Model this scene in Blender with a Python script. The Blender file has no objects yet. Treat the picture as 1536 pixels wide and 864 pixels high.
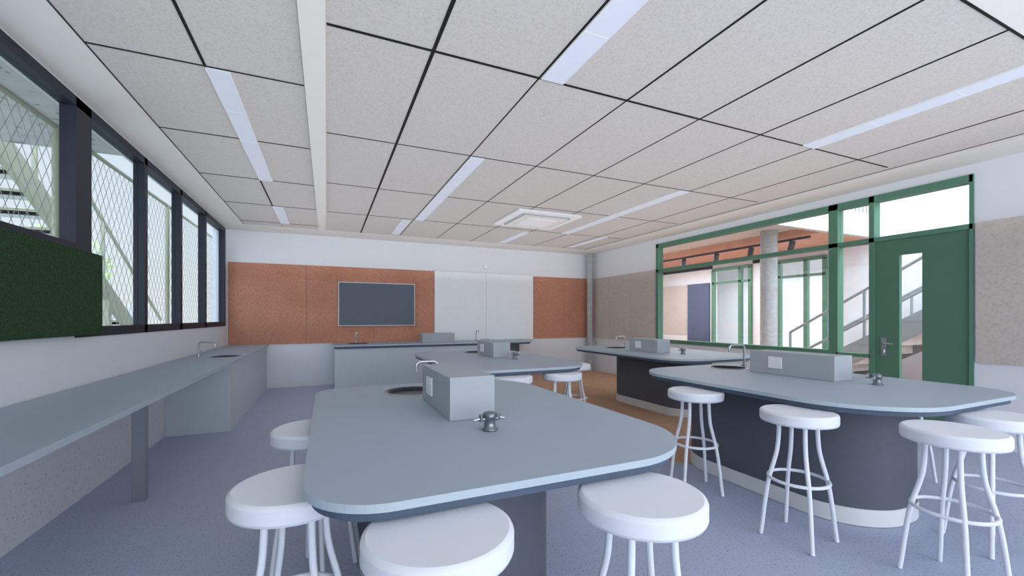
import bpy, math, random
from mathutils import Vector, Matrix
random.seed(4)
PI=math.pi
scene=bpy.context.scene
scene.view_settings.view_transform='Standard'
scene.view_settings.look='None'
scene.view_settings.exposure=-0.08

# ------------------------------------------------------------ materials
def s2l(c):
    return tuple(((x/255)/12.92 if x/255<=0.04045 else ((x/255+0.055)/1.055)**2.4) for x in c)+(1,)
def mat(name,rgb,rough=0.6,metal=0.0,noise=None,speck=None,bump=None,spec=0.3,emit=None,var=None):
    m=bpy.data.materials.new(name); m.use_nodes=True
    nt=m.node_tree; N=nt.nodes; L=nt.links
    b=N['Principled BSDF']
    b.inputs['Roughness'].default_value=rough
    b.inputs['Metallic'].default_value=metal
    b.inputs['Specular IOR Level'].default_value=spec
    base=s2l(rgb)
    tc=N.new('ShaderNodeTexCoord')
    n=N.new('ShaderNodeTexNoise'); n.inputs['Scale'].default_value=(noise or (8,0.01))[0]
    n.inputs['Detail'].default_value=6
    L.new(tc.outputs['Object'],n.inputs['Vector'])
    amt=(noise or (8,0.01))[1]
    r=N.new('ShaderNodeValToRGB')
    r.color_ramp.elements[0].position=0.3; r.color_ramp.elements[1].position=0.7
    r.color_ramp.elements[0].color=tuple(x*(1-amt) for x in base[:3])+(1,)
    r.color_ramp.elements[1].color=tuple(min(1,x*(1+amt)) for x in base[:3])+(1,)
    L.new(n.outputs['Fac'],r.inputs['Fac'])
    out=r.outputs['Color']
    if speck:
        n2=N.new('ShaderNodeTexNoise'); n2.inputs['Scale'].default_value=speck[0]; n2.inputs['Detail'].default_value=2
        L.new(tc.outputs['Object'],n2.inputs['Vector'])
        r2=N.new('ShaderNodeValToRGB')
        r2.color_ramp.elements[0].position=speck[2]; r2.color_ramp.elements[1].position=speck[3]
        r2.color_ramp.elements[0].color=(0,0,0,1); r2.color_ramp.elements[1].color=(1,1,1,1)
        L.new(n2.outputs['Fac'],r2.inputs['Fac'])
        mx=N.new('ShaderNodeMix'); mx.data_type='RGBA'
        L.new(r2.outputs['Color'],mx.inputs['Factor'])
        L.new(out,mx.inputs['A']); mx.inputs['B'].default_value=s2l(speck[1])
        out=mx.outputs['Result']
    L.new(out,b.inputs['Base Color'])
    if bump:
        n3=N.new('ShaderNodeTexNoise'); n3.inputs['Scale'].default_value=bump[0]; n3.inputs['Detail'].default_value=4
        L.new(tc.outputs['Object'],n3.inputs['Vector'])
        bp=N.new('ShaderNodeBump'); bp.inputs['Strength'].default_value=bump[1]; bp.inputs['Distance'].default_value=0.01
        L.new(n3.outputs['Fac'],bp.inputs['Height']); L.new(bp.outputs['Normal'],b.inputs['Normal'])
    if emit:
        b.inputs['Emission Color'].default_value=emit[0]+(1,)
        b.inputs['Emission Strength'].default_value=emit[1]
    return m
def glassmat(name,gl=0.07,tint=(0.95,0.98,0.98,1)):
    m=bpy.data.materials.new(name); m.use_nodes=True
    nt=m.node_tree; N=nt.nodes; L=nt.links
    N.remove(N['Principled BSDF'])
    t=N.new('ShaderNodeBsdfTransparent'); t.inputs['Color'].default_value=tint
    g=N.new('ShaderNodeBsdfGlossy'); g.inputs['Roughness'].default_value=0.03
    mx=N.new('ShaderNodeMixShader'); mx.inputs['Fac'].default_value=gl
    L.new(t.outputs[0],mx.inputs[1]); L.new(g.outputs[0],mx.inputs[2])
    L.new(mx.outputs[0],N['Material Output'].inputs['Surface'])
    return m

M={}
M['wall']=mat('wall_paint',(228,231,237),0.8)
M['ceil']=mat('ceiling_tile',(207,203,200),0.9,noise=(110,0.03),speck=(80,(196,192,189),0.48,0.66),bump=(110,0.2))
M['plaster']=mat('ceiling_plaster',(232,229,225),0.85)
M['black']=mat('grid_line_black',(12,12,14),0.7)  # black bars laid along the ceiling tile grid
M['linegrey']=mat('grid_line_dark',(40,39,39),0.7)
M['floor']=mat('vinyl_floor',(183,192,216),0.55,noise=(3,0.02),speck=(85,(146,155,180),0.60,0.66),spec=0.3)
M['brown']=mat('carpet_brown',(210,170,142),0.95,noise=(4,0.08),speck=(60,(188,146,118),0.45,0.7))
M['orange']=mat('pinboard_orange',(197,141,118),0.95,noise=(2.5,0.12),speck=(38,(184,126,102),0.42,0.68))
M['tan']=mat('pinboard_tan',(205,196,189),0.95,noise=(2.5,0.04),speck=(38,(193,183,175),0.45,0.7))
M['wb']=mat('whiteboard_gloss',(242,245,249),0.45,spec=0.3)
M['top']=mat('bench_laminate',(168,181,195),0.5,noise=(4,0.01),spec=0.3)
M['edge']=mat('bench_edge',(178,192,202),0.5)
M['under']=mat('bench_underside_navy',(84,97,116),0.6)
M['base']=mat('bench_base_charcoal',(94,98,107),0.6,noise=(30,0.03))
M['plinth']=mat('plinth_white',(226,227,226),0.6)
M['cab']=mat('cabinet_grey',(196,205,212),0.6)
M['pod']=mat('pod_grey',(172,179,186),0.6)
M['white']=mat('white_plastic',(240,241,245),0.4)
M['stool']=mat('stool_white',(232,235,243),0.6)
M['steel']=mat('brushed_steel',(190,194,198),0.25,metal=0.9)
M['steeld']=mat('tap_steel',(130,136,142),0.3,metal=0.8)
M['legst']=mat('leg_steel',(150,155,164),0.35,metal=0.5)
M['sink']=mat('sink_steel',(74,80,88),0.3,metal=0.6)
M['frame']=mat('window_frame_navy',(36,41,54),0.5)
M['green']=mat('frame_green',(90,134,113),0.55)
M['door']=mat('door_green',(86,125,106),0.6)
M['grass']=mat('green_pinboard',(54,86,54),1.0,noise=(60,0.35),speck=(180,(32,54,34),0.45,0.6),bump=(140,1.0))
M['screen']=mat('tv_screen',(80,90,108),0.35)
M['bezel']=mat('tv_bezel',(205,208,212),0.4)
M['conc']=mat('concrete',(206,204,200),0.85,noise=(6,0.08),speck=(14,(150,148,140),0.66,0.7))
M['colc']=mat('concrete_column',(174,178,181),0.8,noise=(14,0.12))
M['olive']=mat('stair_olive',(172,175,152),0.6)
M['tread']=mat('stair_tread',(228,231,226),0.5,noise=(30,0.1))
M['wire']=mat('chainlink_wire',(150,154,152),0.5)
M['ground']=mat('outside_ground',(220,219,214),0.9)
M['fence']=mat('outside_wall',(222,224,224),0.9)
M['foliage']=mat('foliage',(196,212,160),0.9,noise=(5,0.2))
M['bark']=mat('bark',(150,138,120),0.9)
M['timber']=mat('timber_soffit',(212,156,128),0.7,noise=(5,0.1))
M['navy']=mat('door_navy',(80,90,118),0.6)
M['rail']=mat('rail_grey',(146,156,160),0.5)
M['carpet2']=mat('carpet_rust',(206,146,116),0.95,noise=(6,0.1))
M['strip']=mat('light_diffuser',(216,223,238),0.5,emit=((0.9,0.94,1.0),0.06))
M['speckle']=mat('coved_vinyl',(222,224,229),0.7,speck=(60,(198,201,211),0.6,0.68))
M['glass']=glassmat('window_glass',0.04)
M['glassr']=glassmat('screen_glass',0.05,(0.98,1,1,1))

# ------------------------------------------------------------ mesh builder
class B:
    def __init__(s,name): s.name=name; s.v=[]; s.f=[]; s.m=[]; s.sm=[]; s.mats=[]
    def mi(s,k):
        if k not in s.mats: s.mats.append(k)
        return s.mats.index(k)
    def add(s,vs,fs,k,smooth=False):
        o=len(s.v); s.v+= [tuple(v) for v in vs]; i=s.mi(k)
        for f in fs:
            s.f.append([o+a for a in f]); s.m.append(i); s.sm.append(smooth)
        return s
    def box(s,x0,x1,y0,y1,z0,z1,k):
        vs=[(x,y,z) for z in (z0,z1) for y in (y0,y1) for x in (x0,x1)]
        return s.add(vs,[(0,2,3,1),(4,5,7,6),(0,1,5,4),(2,6,7,3),(0,4,6,2),(1,3,7,5)],k)
    def beam(s,p,q,w,h,k,up=(0,0,1)):
        p=Vector(p);q=Vector(q);d=(q-p).normalized();u=Vector(up)
        r=d.cross(u); 
        if r.length<1e-4: r=d.cross(Vector((1,0,0)))
        r.normalize(); u=r.cross(d).normalized()
        vs=[]
        for c in (p,q):
            for a,b in ((-1,-1),(1,-1),(1,1),(-1,1)): vs.append(c+r*a*w/2+u*b*h/2)
        return s.add(vs,[(0,1,2,3),(7,6,5,4),(0,4,5,1),(1,5,6,2),(2,6,7,3),(3,7,4,0)],k)
    def tube(s,pts,r,k,n=10,closed=False):
        P=[Vector(p) for p in pts]; m=len(P); vs=[]; ref=None
        for i in range(m):
            if closed: d=(P[(i+1)%m]-P[i-1])
            else: d=(P[min(i+1,m-1)]-P[max(i-1,0)])
            d.normalize()
            if ref is None:
                ref=Vector((0,0,1)) if abs(d.z)<0.9 else Vector((1,0,0))
            a=(ref-d*ref.dot(d)); 
            if a.length<1e-5: a=d.orthogonal()
            a.normalize(); ref=a; b=d.cross(a)
            rr=r[i] if isinstance(r,(list,tuple)) else r
            for j in range(n):
                t=2*PI*j/n; vs.append(P[i]+a*math.cos(t)*rr+b*math.sin(t)*rr)
        fs=[]
        for i in range(m if closed else m-1):
            i2=(i+1)%m
            for j in range(n):
                fs.append((i*n+j,i*n+(j+1)%n,i2*n+(j+1)%n,i2*n+j))
        s.add(vs,fs,k,True)
        if not closed:
            s.add([vs[j] for j in range(n)],[tuple(range(n))[::-1]],k)
            s.add([vs[(m-1)*n+j] for j in range(n)],[tuple(range(n))],k)
        return s
    def revolve(s,prof,c,k,n=32,smooth=True):
        vs=[];m=len(prof)
        for r,z in prof:
            for j in range(n):
                t=2*PI*j/n; vs.append((c[0]+r*math.cos(t),c[1]+r*math.sin(t),c[2]+z))
        fs=[(i*n+j,i*n+(j+1)%n,(i+1)*n+(j+1)%n,(i+1)*n+j) for i in range(m-1) for j in range(n)]
        return s.add(vs,fs,k,smooth)
    def disc(s,c,r,k,n=32,up=True):
        t=[(c[0]+r*math.cos(2*PI*j/n),c[1]+r*math.sin(2*PI*j/n),c[2]) for j in range(n)]
        return s.add(t,[tuple(range(n)) if up else tuple(range(n))[::-1]],k)
    def cyl(s,c,r,z0,z1,k,n=24):
        s.revolve([(r,z0),(r,z1)],(c[0],c[1],0),k,n)
        s.disc((c[0],c[1],z1),r,k,n); s.disc((c[0],c[1],z0),r,k,n,False)
        return s
    def prism(s,ol,z0,z1,k,ke=None,hole=None,smooth=False):
        n=len(ol); ke=ke or k
        s.add([(x,y,z0) for x,y in ol]+[(x,y,z1) for x,y in ol],
              [(i,(i+1)%n,n+(i+1)%n,n+i) for i in range(n)],ke,smooth)
        s.add([(x,y,z0) for x,y in ol],[tuple(range(n))[::-1]],ke)
        if hole:
            hx,hy,hr=hole
            cv=[]
            for x,y in ol:
                a=math.atan2(y-hy,x-hx); cv.append((hx+hr*math.cos(a),hy+hr*math.sin(a)))
            s.add([(x,y,z1) for x,y in ol]+[(x,y,z1) for x,y in cv],
                  [(i,(i+1)%n,n+(i+1)%n,n+i) for i in range(n)],k)
        else:
            s.add([(x,y,z1) for x,y in ol],[tuple(range(n))],k)
        return s
    def build(s,bevel=None):
        me=bpy.data.meshes.new(s.name); me.from_pydata(s.v,[],s.f)
        for k in s.mats: me.materials.append(M[k])
        for p,i,q in zip(me.polygons,s.m,s.sm): p.material_index=i; p.use_smooth=q
        me.update()
        o=bpy.data.objects.new(s.name,me); scene.collection.objects.link(o)
        if bevel:
            b=o.modifiers.new('bevel','BEVEL'); b.width=bevel; b.segments=2; b.limit_method='ANGLE'
        return o

def rrect(x0,x1,y0,y1,r,seg=14,dens=0.04):
    """radii r = (near-left, near-right, far-right, far-left); CCW outline"""
    if not isinstance(r,(list,tuple)): r=(r,)*4
    cs=[(x0,y0,r[0],PI),(x1,y0,r[1],1.5*PI),(x1,y1,r[2],0),(x0,y1,r[3],0.5*PI)]
    sg=[(1,1),(-1,1),(-1,-1),(1,-1)]
    pts=[]
    for (cx,cy,rr,a0),(sx,sy) in zip(cs,sg):
        ox,oy=cx+sx*rr,cy+sy*rr
        if rr<1e-4: pts.append((cx,cy)); continue
        for i in range(seg+1):
            a=a0+0.5*PI*i/seg; pts.append((ox+rr*math.cos(a),oy+rr*math.sin(a)))
    out=[]
    for i,p in enumerate(pts):
        q=pts[(i+1)%len(pts)]; d=math.hypot(q[0]-p[0],q[1]-p[1]); k=max(1,int(d/dens))
        for j in range(k): out.append((p[0]+(q[0]-p[0])*j/k,p[1]+(q[1]-p[1])*j/k))
    return out

XL,XR,YB,YN,H=-1.51,5.64,8.29,-2.6,2.68
# ------------------------------------------------------------ shell
B('floor').box(XL-0.2,XR+0.15,YN-0.15,YB+0.15,-0.1,0,'floor').build()
B('carpet').prism(rrect(2.45,XR-0.025,2.35,YB-0.02,(0.9,0.05,0.0,0.0)),0.0,0.004,'brown').build()

c=B('ceiling')
T=H-0.012
c.box(XL-0.2,XR+0.15,YN-0.15,YB+0.15,H,H+0.15,'plaster')
c.box(XL,-1.185,YN,YB,T-0.001,H,'plaster')
c.box(-1.18,-0.13,YN+0.1,7.7,T,H,'ceil')
c.box(-0.005,5.08,0.95,7.7,T,H,'ceil')
c.box(-0.005,XR,YN,0.945,T-0.001,H,'plaster')
c.box(5.09,XR,0.95,YB,T-0.001,H,'plaster')
c.box(-1.184,5.089,7.71,YB,T-0.001,H,'plaster')
def gx(x,y0,y1,w=0.008,k='linegrey',z=0.003): c.box(x-w/2,x+w/2,y0,y1,T-z,T-0.0002,k)
def gy(y,x0,x1,w=0.008,k='linegrey',z=0.0034): c.box(x0,x1,y-w/2,y+w/2,T-z,T-0.0002,k)
for y in (2.97,4.06,5.17,6.31,7.42): gy(y,-1.18,-0.13,0.012)
for y in (1.86,0.75,-0.36,-1.47): gy(y,-1.18,-0.13,0.01)
gx(-1.18,YN,7.7,0.008); gx(-0.648,YN,2.97,0.016,'black'); gx(-0.648,2.97,7.7,0.005,z=0.0028); gx(-0.648,5.17,6.31,0.016,'black')
XS=[1.19,1.855,2.52,3.18,3.85,4.51]
gx(0.537,0.95,7.7,0.02,'black')
for x in XS: gx(x,0.95,2.3,0.013,'black'); gx(x,2.31,7.7,0.009,'black')
gy(2.30,0,2.52,0.017,'black'); gy(2.3,2.52,5.0,0.012,'black')
for y in (3.65,5.0,6.35): gy(y,0,5.0,0.009)
gy(0.95,0,5.0,0.012,'black'); gx(5.08,0.95,7.7,0.008,z=0.004)
c.box(-0.125,-0.005,YN,6.5,T-0.03,T,'plaster')
c.build()
B('trim_1').box(5.10,5.14,0.95,7.7,T-0.025,T-0.001,'plaster').build()

def strip(x0,x1,y0,y1):
    b=B('ceiling_light')
    b.box(x0,x1,y0,y1,T-0.012,T,'strip'); 
    b.box(x0-0.004,x0,y0,y1,T-0.014,T,'white'); b.box(x1,x1+0.004,y0,y1,T-0.014,T,'white')
    n=max(1,int((y1-y0)/0.45))
    for i in range(1,n): 
        y=y0+(y1-y0)*i/n; b.box(x0,x1,y-0.002,y+0.002,T-0.0135,T-0.012,'white')
    b.build()
for a in [(-0.645,-0.53,2.98,5.17),(-0.645,-0.53,6.33,7.4),(-0.645,-0.53,-1.4,0.7),
          (1.2,1.345,0.4,2.29),(1.2,1.325,3.66,6.34),(1.03,1.15,6.45,7.55),
          (3.70,3.84,0.4,2.29),(3.71,3.84,3.66,6.34),(3.05,3.17,6.5,7.6),(4.53,4.65,6.3,7.5),
          (1.2,1.345,-2.2,-0.2),(3.7,3.84,-2.2,-0.2)]:
    strip(*a)

a=B('air_conditioner_cassette')
a.prism(rrect(2.35,3.35,5.12,6.08,0.04),T-0.03,T-0.004,'white')
a.prism(rrect(2.47,3.23,5.24,5.96,0.03),T-0.045,T-0.03,'pod')
a.prism(rrect(2.5,3.2,5.27,5.93,0.03),T-0.052,T-0.03,'plaster')
a.prism(rrect(2.62,3.08,5.38,5.82,0.02),T-0.06,T-0.05,'white')
a.build()

B('wall_back').box(XL-0.2,XR+0.15,YB,YB+0.15,0,H,'wall').build()
B('baseboard_back').box(XL,XR,YB-0.012,YB,0,0.09,'plinth').build()
p=B('pinboard_orange'); 
for x0,x1 in ((XL+0.02,-0.33),(-0.325,0.8),(0.805,1.945)): p.box(x0,x1,YB-0.02,YB,0.75,2.13,'orange')
p.build()
p=B('pinboard_orange'); p.box(4.135,4.9,YB-0.02,YB,0.75,2.11,'orange'); p.box(4.904,XR-0.1,YB-0.02,YB,0.75,2.11,'orange'); p.build()
w=B('whiteboard')
w.box(1.955,3.035,YB-0.03,YB,0.75,2.13,'wb'); w.box(3.042,4.125,YB-0.03,YB,0.75,2.13,'wb')
w.box(3.035,3.042,YB-0.026,YB,0.75,2.13,'bezel'); w.box(1.95,4.13,YB-0.034,YB,2.13,2.14,'bezel')
w.build()
B('wall_sensor').box(2.98,3.08,YB-0.05,YB,2.22,2.28,'white').build(0.01)
t=B('television')
t.box(0.19,1.56,YB-0.07,YB-0.02,1.055,1.855,'bezel'); t.box(0.205,1.545,YB-0.075,YB-0.07,1.07,1.84,'screen')
t.build()
col=B('column'); col.cyl((5.47,8.08),0.065,0.004,T-0.002,'colc'); col.build()

S0,S1=1.92,6.14
wr=B('wall_right')
wr.box(XR,XR+0.15,S1,YB+0.15,0,H,'wall'); wr.box(XR,XR+0.15,YN,S0,0,H,'wall')
wr.box(XR,XR+0.15,S0,S1,2.57,H,'wall'); wr.box(XR,XR+0.15,3.18,S1,0,0.75,'wall')
wr.build()
p=B('pinboard_tan')
for y0,y1 in ((S1+0.03,6.85),(6.855,7.55),(7.555,YB-0.03)): p.box(XR-0.02,XR,y0,y1,0.75,2.1,'tan')
p.build()
p=B('pinboard_tan'); p.box(XR-0.02,XR,0.75,S0-0.02,0.78,2.1,'tan'); p.box(XR-0.02,XR,-0.45,0.745,0.78,2.1,'tan'); p.build()
B('baseboard_right').box(XR-0.012,XR,S1-2.94,YB,0,0.09,'plinth').build()
f=B('window_6')
x0,x1=XR-0.02,XR+0.1
f.box(x0,x1,S0,S1,2.50,2.57,'green'); f.box(x0,x1,S0,S1,2.05,2.10,'green')
f.box(x0,x1,3.18,S1,0.75,0.81,'green'); f.box(x0,x1,2.75,3.1,0.75,0.79,'green'); f.box(x0,x1,2.75,3.1,0.0,0.08,'green')
for y,wd in ((S1-0.03,0.06),(3.13,0.1),(2.735,0.05),(S0+0.01,0.03)): f.box(x0,x1,y-wd/2,y+wd/2,0 if y<3.3 else 0.75,2.57,'green')
f.box(XR+0.04,XR+0.048,3.18,S1-0.06,0.81,2.05,'glassr'); f.box(XR+0.04,XR+0.048,3.18,S1-0.06,2.10,2.5,'glassr')
f.box(XR+0.04,XR+0.048,S0+0.03,3.08,2.10,2.5,'glassr'); f.box(XR+0.04,XR+0.048,2.76,3.08,0.08,0.75,'glassr'); f.box(XR+0.04,XR+0.048,2.76,3.08,0.79,2.05,'glassr')
f.build()
d=B('door_1')
dx0,dx1=XR,XR+0.05
d.box(dx0,dx1,1.94,2.30,0.01,2.05,'door'); d.box(dx0,dx1,2.49,2.71,0.01,2.05,'door')
d.box(dx0,dx1,2.30,2.49,1.88,2.05,'door'); d.box(dx0,dx1,2.30,2.49,0.01,0.45,'door')
d.box(dx0+0.02,dx0+0.028,2.30,2.49,0.45,1.88,'glassr')
d.box(dx0-0.008,dx0,2.6,2.65,0.78,0.98,'steel')
d.tube([(dx0-0.008,2.63,0.92),(dx0-0.05,2.63,0.92),(dx0-0.055,2.6,0.92),(dx0-0.055,2.52,0.92)],0.009,'steel')
d.cyl((dx0-0.01,2.625),0.012,0.82,0.85,'steel')
d.build()

wn=B('wall_near')  # unseen wall, opened wide so the sky fills the room
wn.box(XL-0.2,XR+0.15,YN-0.15,YN,0,0.12,'wall'); wn.box(XL-0.2,XR+0.15,YN-0.15,YN,2.64,H,'wall')
wn.box(XL-0.2,-1.45,YN-0.15,YN,0.12,2.64,'wall'); wn.box(5.58,XR+0.15,YN-0.15,YN,0.12,2.64,'wall')
wn.build()
f=B('fill_opening_frame')  # bars of an unseen opening added behind the camera for sky fill
for x in (-1.42,0.31,2.06,3.81,5.55): f.box(x-0.025,x+0.025,YN-0.1,YN-0.02,0.12,2.64,'frame')
f.box(-1.45,5.58,YN-0.1,YN-0.02,0.12,0.16,'frame'); f.box(-1.45,5.58,YN-0.1,YN-0.02,2.60,2.64,'frame'); f.build()

wl=B('wall_left')
wl.box(XL-0.12,XL,YN-0.15,3.85,0,1.6,'wall'); wl.box(XL-0.12,XL,3.85,YB+0.15,0,1.07,'wall')
wl.box(XL-0.12,XL,8.15,YB+0.15,1.07,H,'wall'); wl.box(XL-0.12,XL,YN-0.15,-2.3,1.6,H,'wall')
wl.box(XL-0.12,XL,-2.3,8.15,2.655,H,'wall')
wl.build()
B('baseboard_left').box(XL,XL+0.015,YN,5.3,0,0.72,'speckle').build()
posts=[(3.68,3.88),(4.82,4.89),(5.84,5.91),(6.9,6.97),(8.08,8.15)]
fr=B('window_1')
fx0,fx1=XL-0.075,XL+0.008
for a0,a1 in posts: fr.box(fx0,fx1,a0,a1,1.07,2.655,'frame')
fr.box(fx0,fx1,3.88,8.08,1.07,1.14,'frame'); fr.box(fx0,fx1,-2.3,8.08,2.59,2.655,'frame')
fr.box(fx0,fx1,-2.3,3.68,1.6,1.69,'frame'); fr.box(fx0,fx1,-2.3,-2.22,1.6,2.6,'frame')
for y in (1.5,-0.5): fr.box(fx0,fx1,y,y+0.1,1.6,2.6,'frame')
yy=[3.88,4.82,4.89,5.84,5.91,6.9,6.97,8.08]
for i in range(0,8,2):
    fr.box(fx0+0.03,fx0+0.035,yy[i],yy[i+1],1.14,2.59,'glass')
fr.box(fx0+0.03,fx0+0.035,-2.2,3.68,1.69,2.59,'glass')
fr.build()
B('green_pinboard').box(XL+0.009,XL+0.05,YN+0.1,3.93,1.085,1.645,'grass').build(0.008)

# ------------------------------------------------------------ furniture
def sinkbowl(b,c,r,z,depth=0.06):
    b.revolve([(r+0.012,0.0),(r+0.012,0.004),(r-0.004,0.004),(r-0.008,-0.01),(r-0.012,-depth+0.01),(r-0.03,-depth),(0.001,-depth)],(c[0],c[1],z),'sink',40)
    b.revolve([(r+0.014,0.001),(r+0.01,0.006),(r-0.002,0.005)],(c[0],c[1],z),'steel',40)
def faucet(x,y,z,dx,dy,h=0.17):
    b=B('sink_faucet')
    L=math.hypot(dx,dy); ux,uy=dx/L,dy/L
    b.cyl((x,y),0.022,z+0.0005,z+0.025,'steel',16)
    pts=[(x,y,z+0.02),(x,y,z+h-0.03)]
    for i in range(1,6):
        a=PI/2*i/5; pts.append((x+ux*0.03*(1-math.cos(a)),y+uy*0.03*(1-math.cos(a)),z+h-0.03+0.03*math.sin(a)))
    pts.append((x+ux*(L-0.03),y+uy*(L-0.03),z+h))
    for i in range(1,6):
        a=PI/2*i/5; pts.append((x+ux*(L-0.03+0.03*math.sin(a)),y+uy*(L-0.03+0.03*math.sin(a)),z+h-0.03*(1-math.cos(a))))
    pts.append((x+dx,y+dy,z+h-0.06))
    b.tube(pts,0.010,'steel')
    b.tube([(x,y,z+0.05),(x-uy*0.05,y+ux*0.05,z+0.065)],0.007,'steel')
    b.build()
def gastap(x,y,z):
    b=B('gas_tap'); z+=0.0005
    b.revolve([(0.001,0),(0.030,0),(0.032,0.005),(0.024,0.010),(0.022,0.045),(0.026,0.05),(0.026,0.068),(0.016,0.074),(0.001,0.074)],(x,y,z),'steeld',24)
    for a in (0.1,PI-0.1,PI/2+0.2):
        ca,sa=math.cos(a),math.sin(a)
        b.tube([(x+ca*0.02,y+sa*0.02,z+0.045),(x+ca*0.045,y+sa*0.045,z+0.047),(x+ca*0.065,y+sa*0.065,z+0.042)],[0.008,0.007,0.006],'steel')
        b.tube([(x+ca*0.035,y+sa*0.035,z+0.036),(x+ca*0.035,y+sa*0.035,z+0.064)],0.010,'steeld')
    b.build()
def pod(x0,x1,y0,y1,z0,z1,side='x'):
    b=B('service_pod')
    b.box(x0,x1,y0,y1,z0+0.0005,z1,'pod')
    o=b.build(0.003)
    ym=y0+(y1-y0)*0.66; zm=(z0+z1)/2+0.005
    if side=='x':
        e=B('power_outlet')
        e.box(x0-0.010,x0-0.0005,ym-0.055,ym+0.055,zm-0.045,zm+0.045,'white')
        e.box(x0-0.013,x0-0.010,ym-0.035,ym-0.015,zm+0.01,zm+0.028,'white'); e.box(x0-0.013,x0-0.010,ym+0.015,ym+0.035,zm+0.01,zm+0.028,'white')
        e=e.build(0.003); e.parent=o
ZT=0.75
def lab_table(x0,x1,y0,y1,r,bx0,bx1,by0,by1,br,sink):
    b=B('lab_bench')
    b.prism(rrect(x0,x1,y0,y1,r),ZT-0.022,ZT,'top','edge',hole=sink)
    i=0.02
    b.prism(rrect(x0+i,x1-i,y0+i,y1-i,[max(0.05,q-i) for q in r]),ZT-0.050,ZT-0.022,'under')
    b.prism(rrect(bx0,bx1,by0,by1,br),0.10,ZT-0.05,'base',smooth=True)
    b.prism(rrect(bx0-0.006,bx1+0.006,by0-0.006,by1+0.006,br+0.006),0.004,0.10,'plinth',smooth=True)
    sinkbowl(b,sink,sink[2],ZT,0.018)
    b.build()
lab_table(-0.06,1.27,1.06,2.95,(0.22,0.36,0.40,0.2),0.15,0.85,1.33,2.7,0.33,(0.48,2.62,0.15))
pod(0.49,0.70,1.79,2.36,ZT,0.94); gastap(0.60,1.59,ZT); faucet(0.66,2.72,ZT,-0.14,-0.02)
lab_table(2.43,3.92,1.07,2.98,(0.50,0.30,0.3,0.40),2.70,3.50,1.33,2.75,0.36,(3.33,2.72,0.15))
pod(3.27,3.48,1.81,2.46,ZT,0.93); gastap(3.40,1.62,ZT); faucet(3.54,2.72,ZT,-0.17,0.02,0.2)
lab_table(1.0,2.36,3.37,5.6,(0.30,0.35,0.40,0.3),1.2,1.85,3.65,5.3,0.3,(1.8,5.28,0.15))
pod(1.72,1.93,4.45,5.0,ZT,0.92); gastap(1.9,4.25,ZT); faucet(2.0,5.3,ZT,-0.17,0.0)
lab_table(3.44,4.80,3.4,5.75,(0.35,0.35,0.40,0.4),3.85,4.5,3.75,5.2,0.3,(4.0,5.2,0.15))
pod(3.87,4.08,4.2,4.75,ZT,0.92); gastap(4.1,4.0,ZT); faucet(4.2,5.25,ZT,-0.17,0.0)

b=B('back_bench')
b.prism(rrect(0.1,3.85,7.45,YB-0.035,(0.02,0.35,0.02,0.0)),ZT-0.022,ZT,'top','edge',hole=(0.5,7.85,0.16))
b.prism(rrect(0.12,3.80,7.48,YB-0.035,(0.02,0.33,0.02,0.0)),ZT-0.060,ZT-0.022,'under')
b.box(0.12,2.7,7.50,YB-0.035,0.004,ZT-0.06,'cab'); b.prism(rrect(2.7,3.6,7.6,YB-0.035,(0,0.3,0.0,0.0)),0.004,ZT-0.06,'base')
sinkbowl(b,(0.5,7.85),0.16,ZT,0.018)
b.build()
pod(1.6,2.2,7.7,7.95,ZT,0.92,'none'); faucet(0.48,8.06,ZT,0,-0.15,0.22); faucet(2.75,8.06,ZT,0,-0.15,0.2)
b=B('side_counter')
b.prism(rrect(XL+0.0155,-0.90,-2.0,YB-0.035,(0,0,0.0,0)),ZT-0.03,ZT,'top','edge',hole=(-1.08,5.85,0.14))
b.box(XL+0.016,-0.93,5.3,YB-0.035,0.0,ZT-0.03,'cab')
for y in (3.5,1.3,-0.9): b.box(-1.16,-1.09,y,y+0.06,0.0,ZT-0.03,'legst')
sinkbowl(b,(-1.08,5.85),0.14,ZT,0.02)
b.build()
faucet(-1.36,5.95,ZT,0.17,-0.06,0.17)

def stool(x,y,rot=0.4,zs=0.695,r=0.182):
    b=B('stool')
    c_=(x,y,zs-0.061)
    b.disc((x,y,zs-0.061),r-0.012,'stool',48,False)
    b.revolve([(r-0.012,0.0),(r-0.004,0.003),(r,0.012)],c_,'stool',48)
    b.revolve([(r,0.012),(r,0.049)],c_,'stool',48)
    b.revolve([(r,0.049),(r-0.003,0.056),(r-0.012,0.061)],c_,'stool',48)
    b.disc((x,y,zs),r-0.012,'stool',48)
    prof=[(0.092,zs-0.06),(0.094,0.56),(0.101,0.48),(0.117,0.41),(0.136,0.34),(0.151,0.26),(0.163,0.17),(0.173,0.08),(0.183,0.0)]
    P=[]
    for i in range(len(prof)-1):
        p0=prof[max(i-1,0)];p1=prof[i];p2=prof[i+1];p3=prof[min(i+2,len(prof)-1)]
        for j in range(4):
            t=j/4
            P.append(tuple(0.5*((2*p1[k])+(-p0[k]+p2[k])*t+(2*p0[k]-5*p1[k]+4*p2[k]-p3[k])*t*t+(-p0[k]+3*p1[k]-3*p2[k]+p3[k])*t**3) for k in (0,1)))
    P.append(prof[-1])
    for i in range(4):
        a=rot+i*PI/2
        b.tube([(x+q*math.cos(a),y+q*math.sin(a),max(z,0.004)) for q,z in P],0.011,'stool',8)
    b.tube([(x+0.140*math.cos(2*PI*i/40),y+0.140*math.sin(2*PI*i/40),0.325) for i in range(40)],0.009,'stool',8,True)
    b.build()
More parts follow.
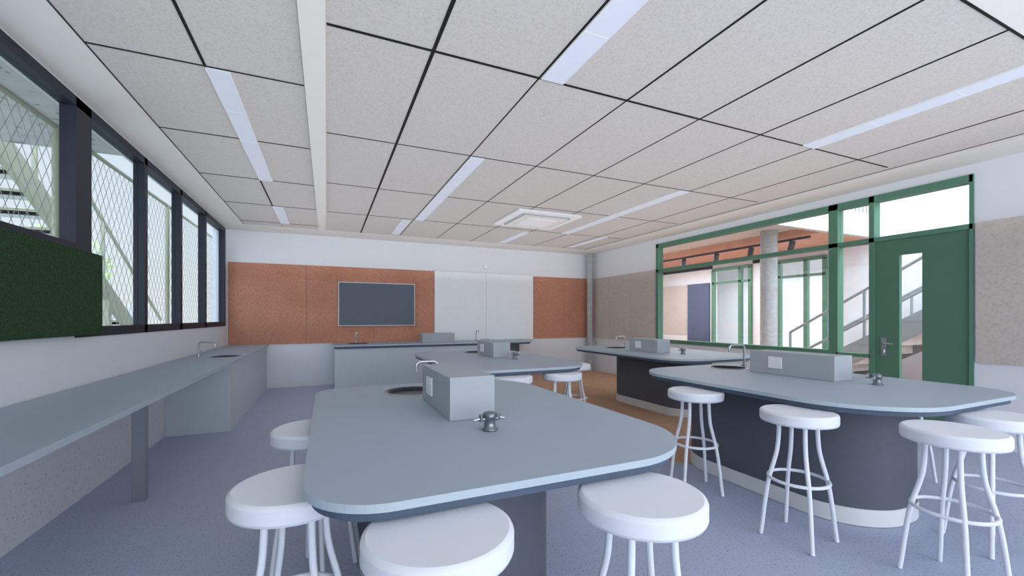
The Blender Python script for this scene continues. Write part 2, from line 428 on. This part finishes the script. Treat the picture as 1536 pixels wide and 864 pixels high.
for s in [(-0.085,1.46,0.5),(-0.05,2.17,0.2),(0.25,1.01,0.9),(0.84,0.98,0.6),(2.37,2.20,0.35),(2.355,1.485,0.9),
          (2.62,0.96,0.6),(3.2,1.02,0.3),(4.0,1.75,0.3),(2.0,3.4,0.2),(1.49,3.4,0.7),(2.5,4.0,0.4)]:
    stool(*s)

# ------------------------------------------------------------ atrium beyond the glass screen
b=B('floor_atrium'); b.box(XR+0.15,9.6,-1.5,12,-0.1,0,'carpet2'); b.build()
b=B('wall_atrium')
b.box(9.0,9.15,7.8,12,0,2.7,'wall'); b.box(9.0,9.15,6.1,6.7,0,2.7,'wall'); b.box(9.0,9.15,-1.5,5.1,0,5.6,'wall')
b.box(XR+0.15,11.5,12,12.15,0,5.6,'wall'); b.box(9.0,9.15,5.1,12,2.45,2.7,'wall'); b.box(11.5,11.6,4,12,0,2.7,'wall')
b.box(8.98,9.0,8.65,12,0.75,2.1,'tan'); b.box(9.6,11.5,4,12,-0.1,0,'ground')
b.build()
B('door_2').box(8.95,9.0,7.88,8.58,0,2.1,'navy').build()
b=B('window_8')
for y0,y1,yl in ((6.72,7.78,(6.74,7.0,7.76)),(5.12,6.08,(5.14,5.5,6.06))):
    b.box(8.95,9.03,y0,y1,2.37,2.45,'green'); b.box(8.95,9.03,y0,y1,2.05,2.1,'green'); b.box(8.95,9.03,y0,y1,0,0.08,'green')
    for y in yl: b.box(8.95,9.03,y-0.04,y+0.04,0,2.4,'green')
b.build()
col=B('column'); col.cyl((7.2,5.05),0.135,0,2.75,'colc',32); col.build()
b=B('ceiling_atrium'); b.box(XR+0.15,11.6,4.3,12,2.75,2.95,'conc'); b.box(7.5,8.95,4.35,11.9,2.62,2.75,'timber'); b.build()
b=B('trim_2'); b.box(XR+0.15,9.0,4.2,4.3,2.6,3.0,'conc'); b.build()
b=B('spot_light_track')
b.box(7.6,7.64,4.6,9.5,2.58,2.62,'frame')
for y in (4.9,5.7,6.5,7.4,8.4): b.tube([(7.62,y,2.56),(7.68,y+0.08,2.42)],0.05,'frame',14); b.box(7.61,7.63,y-0.01,y+0.01,2.5,2.6,'frame')
b.build()
b=B('atrium_balustrade')
for i in range(27): b.box(5.9+i*0.11,5.915+i*0.11,4.22,4.235,3.0,3.9,'rail')
b.box(5.85,8.95,4.2,4.25,3.9,3.94,'rail'); b.build()
b=B('internal_staircase')
n=16
ry,rz=0.28,0.168
for i in range(n):
    ya=4.85-i*ry; zt=(i+1)*rz
    b.box(7.5,8.8,ya-ry-0.02,ya,zt-0.05,zt,'conc'); b.box(7.5,8.8,ya-0.02,ya,zt-rz,zt-0.04,'conc')
for x in (7.48,8.82):
    b.beam((x,4.95,0.02),(x,4.95-n*ry,n*rz),0.04,0.28,'rail')
    for o in (0.95,0.5): b.tube([(x,4.85,o),(x,4.85-n*ry,n*rz+o)],0.022,'rail')
    for i in range(0,n+1,4): b.box(x-0.015,x+0.015,4.85-i*ry-0.015,4.85-i*ry+0.015,i*rz,i*rz+0.95,'rail')
b.build()

# ------------------------------------------------------------ outside left
B('ground_outside').box(-40,XL-0.2,-20,45,-0.15,-0.05,'ground').build()
B('concrete_slab').box(-3.0,XL-0.12,-6,5.2,2.75,3.0,'conc').build()
b=B('outside_staircase')
def zy(y): return 3.45-(y-5.3)*0.62
for x in (-3.05,-4.35): b.beam((x,4.2,zy(4.2)),(x,10.6,zy(10.6)),0.06,0.26,'olive')
for i in range(24):
    y=4.3+i*0.265; b.box(-4.33,-3.08,y-0.14,y+0.12,zy(y)-0.02,zy(y)+0.02,'tread'); b.box(-4.33,-3.08,y-0.14,y-0.12,zy(y)-0.02,zy(y)+0.05,'olive')
for x in (-3.05,-4.35):
    b.tube([(x,4.2,zy(4.2)+1.0),(x,10.6,zy(10.6)+1.0)],0.025,'olive')
    for y in (5.0,6.6,8.2,9.8): b.box(x-0.02,x+0.02,y-0.02,y+0.02,zy(y),zy(y)+1.0,'olive')
for x,y in ((-3.05,5.4),(-3.05,8.3),(-4.35,5.4),(-4.35,8.3)): b.box(x-0.05,x+0.05,y-0.05,y+0.05,-0.05,zy(y),'olive')
b.build()
b=B('chainlink_screen')
X=-2.0; y0,y1,z0,z1=2.0,10.2,0.6,2.75; sl=1.6; sp=0.115
def clip(c,sg):
    ya=max(y0,min(c,c+sg*(z1-z0)/sl)); yb=min(y1,max(c,c+sg*(z1-z0)/sl))
    if yb-ya<0.02: return None
    return (X,ya,z0+sg*sl*(ya-c)),(X,yb,z0+sg*sl*(yb-c))
k=int((y1-y0+2)/sp)
for i in range(-20,k+20):
    for sg in (1,-1):
        q=clip(y0+i*sp,sg)
        if q: b.beam(q[0],q[1],0.003,0.003,'wire',(1,0,0))
for y in (2.0,4.6,7.2,10.2): b.tube([(X,y,-0.05),(X,y,2.75)],0.025,'olive')
b.tube([(X,y0,2.74),(X,y1,2.74)],0.02,'olive'); b.tube([(X,y0,0.6),(X,y1,0.6)],0.02,'olive')
b.build()
B('boundary_wall').box(-14,-13.8,4,45,-0.05,2.2,'fence').build()
b=B('tree')
b.tube([(-8,18,-0.05),(-8.05,18.1,1.2),(-7.9,18,2.4)],[0.14,0.1,0.06],'bark')
for i in range(900):
    a=random.random()*2*PI; u=random.uniform(-1,1); r=1.5*random.random()**0.4
    s_=math.sqrt(1-u*u); P=Vector((-8+r*s_*math.cos(a),18+r*s_*math.sin(a),2.9+r*u*0.8))
    d1=Vector((random.uniform(-1,1),random.uniform(-1,1),random.uniform(-1,1))).normalized()*0.09; d2=d1.orthogonal()*0.8
    b.add([P-d1,P+d2,P+d1,P-d2],[(0,1,2,3)],'foliage')
b.build()

# ------------------------------------------------------------ world + lights
# hazy sky, strengthened towards -Y as added fill for the room, pale blue opposite
w=bpy.data.worlds.new('world'); scene.world=w; w.use_nodes=True
nt=w.node_tree; N=nt.nodes; L=nt.links
bg=N['Background']; tc=N.new('ShaderNodeTexCoord'); sx=N.new('ShaderNodeSeparateXYZ'); rp=N.new('ShaderNodeValToRGB')
L.new(tc.outputs['Generated'],sx.inputs[0]); L.new(sx.outputs['Z'],rp.inputs['Fac']); L.new(rp.outputs['Color'],bg.inputs['Color'])
rp.color_ramp.elements[0].position=0.0; rp.color_ramp.elements[0].color=(0.89,0.92,0.96,1)
rp.color_ramp.elements[1].position=0.6; rp.color_ramp.elements[1].color=(0.60,0.74,0.93,1)
mr=N.new('ShaderNodeMapRange'); mr.interpolation_type='SMOOTHSTEP'
mr.inputs['From Min'].default_value=0.1; mr.inputs['From Max'].default_value=-0.9
mr.inputs['To Min'].default_value=1.1; mr.inputs['To Max'].default_value=4.8
L.new(sx.outputs['Y'],mr.inputs['Value']); L.new(mr.outputs['Result'],bg.inputs['Strength'])
def area(name,loc,rot,sx_,sy_,e,col=(1,1,1)):
    Ld=bpy.data.lights.new(name,'AREA'); Ld.shape='RECTANGLE'; Ld.size=sx_; Ld.size_y=sy_; Ld.energy=e; Ld.color=col
    o=bpy.data.objects.new(name,Ld); o.location=loc; o.rotation_euler=rot; scene.collection.objects.link(o)
# added bodiless fill that brightens the classroom ceiling from below
area('ceiling_fill',(2.05,3.9,1.95),(PI,0,0),6.4,8.2,84,(1,0.985,0.97))
area('atrium_void_fill',(7.3,1.8,5.4),(0,0,0),3,4,330)  # added fill over the stair void, no roof light modelled
area('atrium_soffit_fill',(7.4,7.5,2.5),(0,0,0),2,3,100)  # added fill under the timber soffit, separate from the spot track
area('far_room_fill',(10.3,7,2.4),(0,0,0),1,4,90)  # added fill to brighten the room past the green frames

cam=bpy.data.cameras.new('camera'); co=bpy.data.objects.new('camera',cam); scene.collection.objects.link(co)
co.location=(0,0,1.2); co.rotation_euler=(PI/2,0,-math.atan(278/634))
cam.sensor_width=36; cam.lens=36*634/1536; cam.shift_y=45/1536; cam.clip_start=0.05; cam.clip_end=200
scene.camera=co
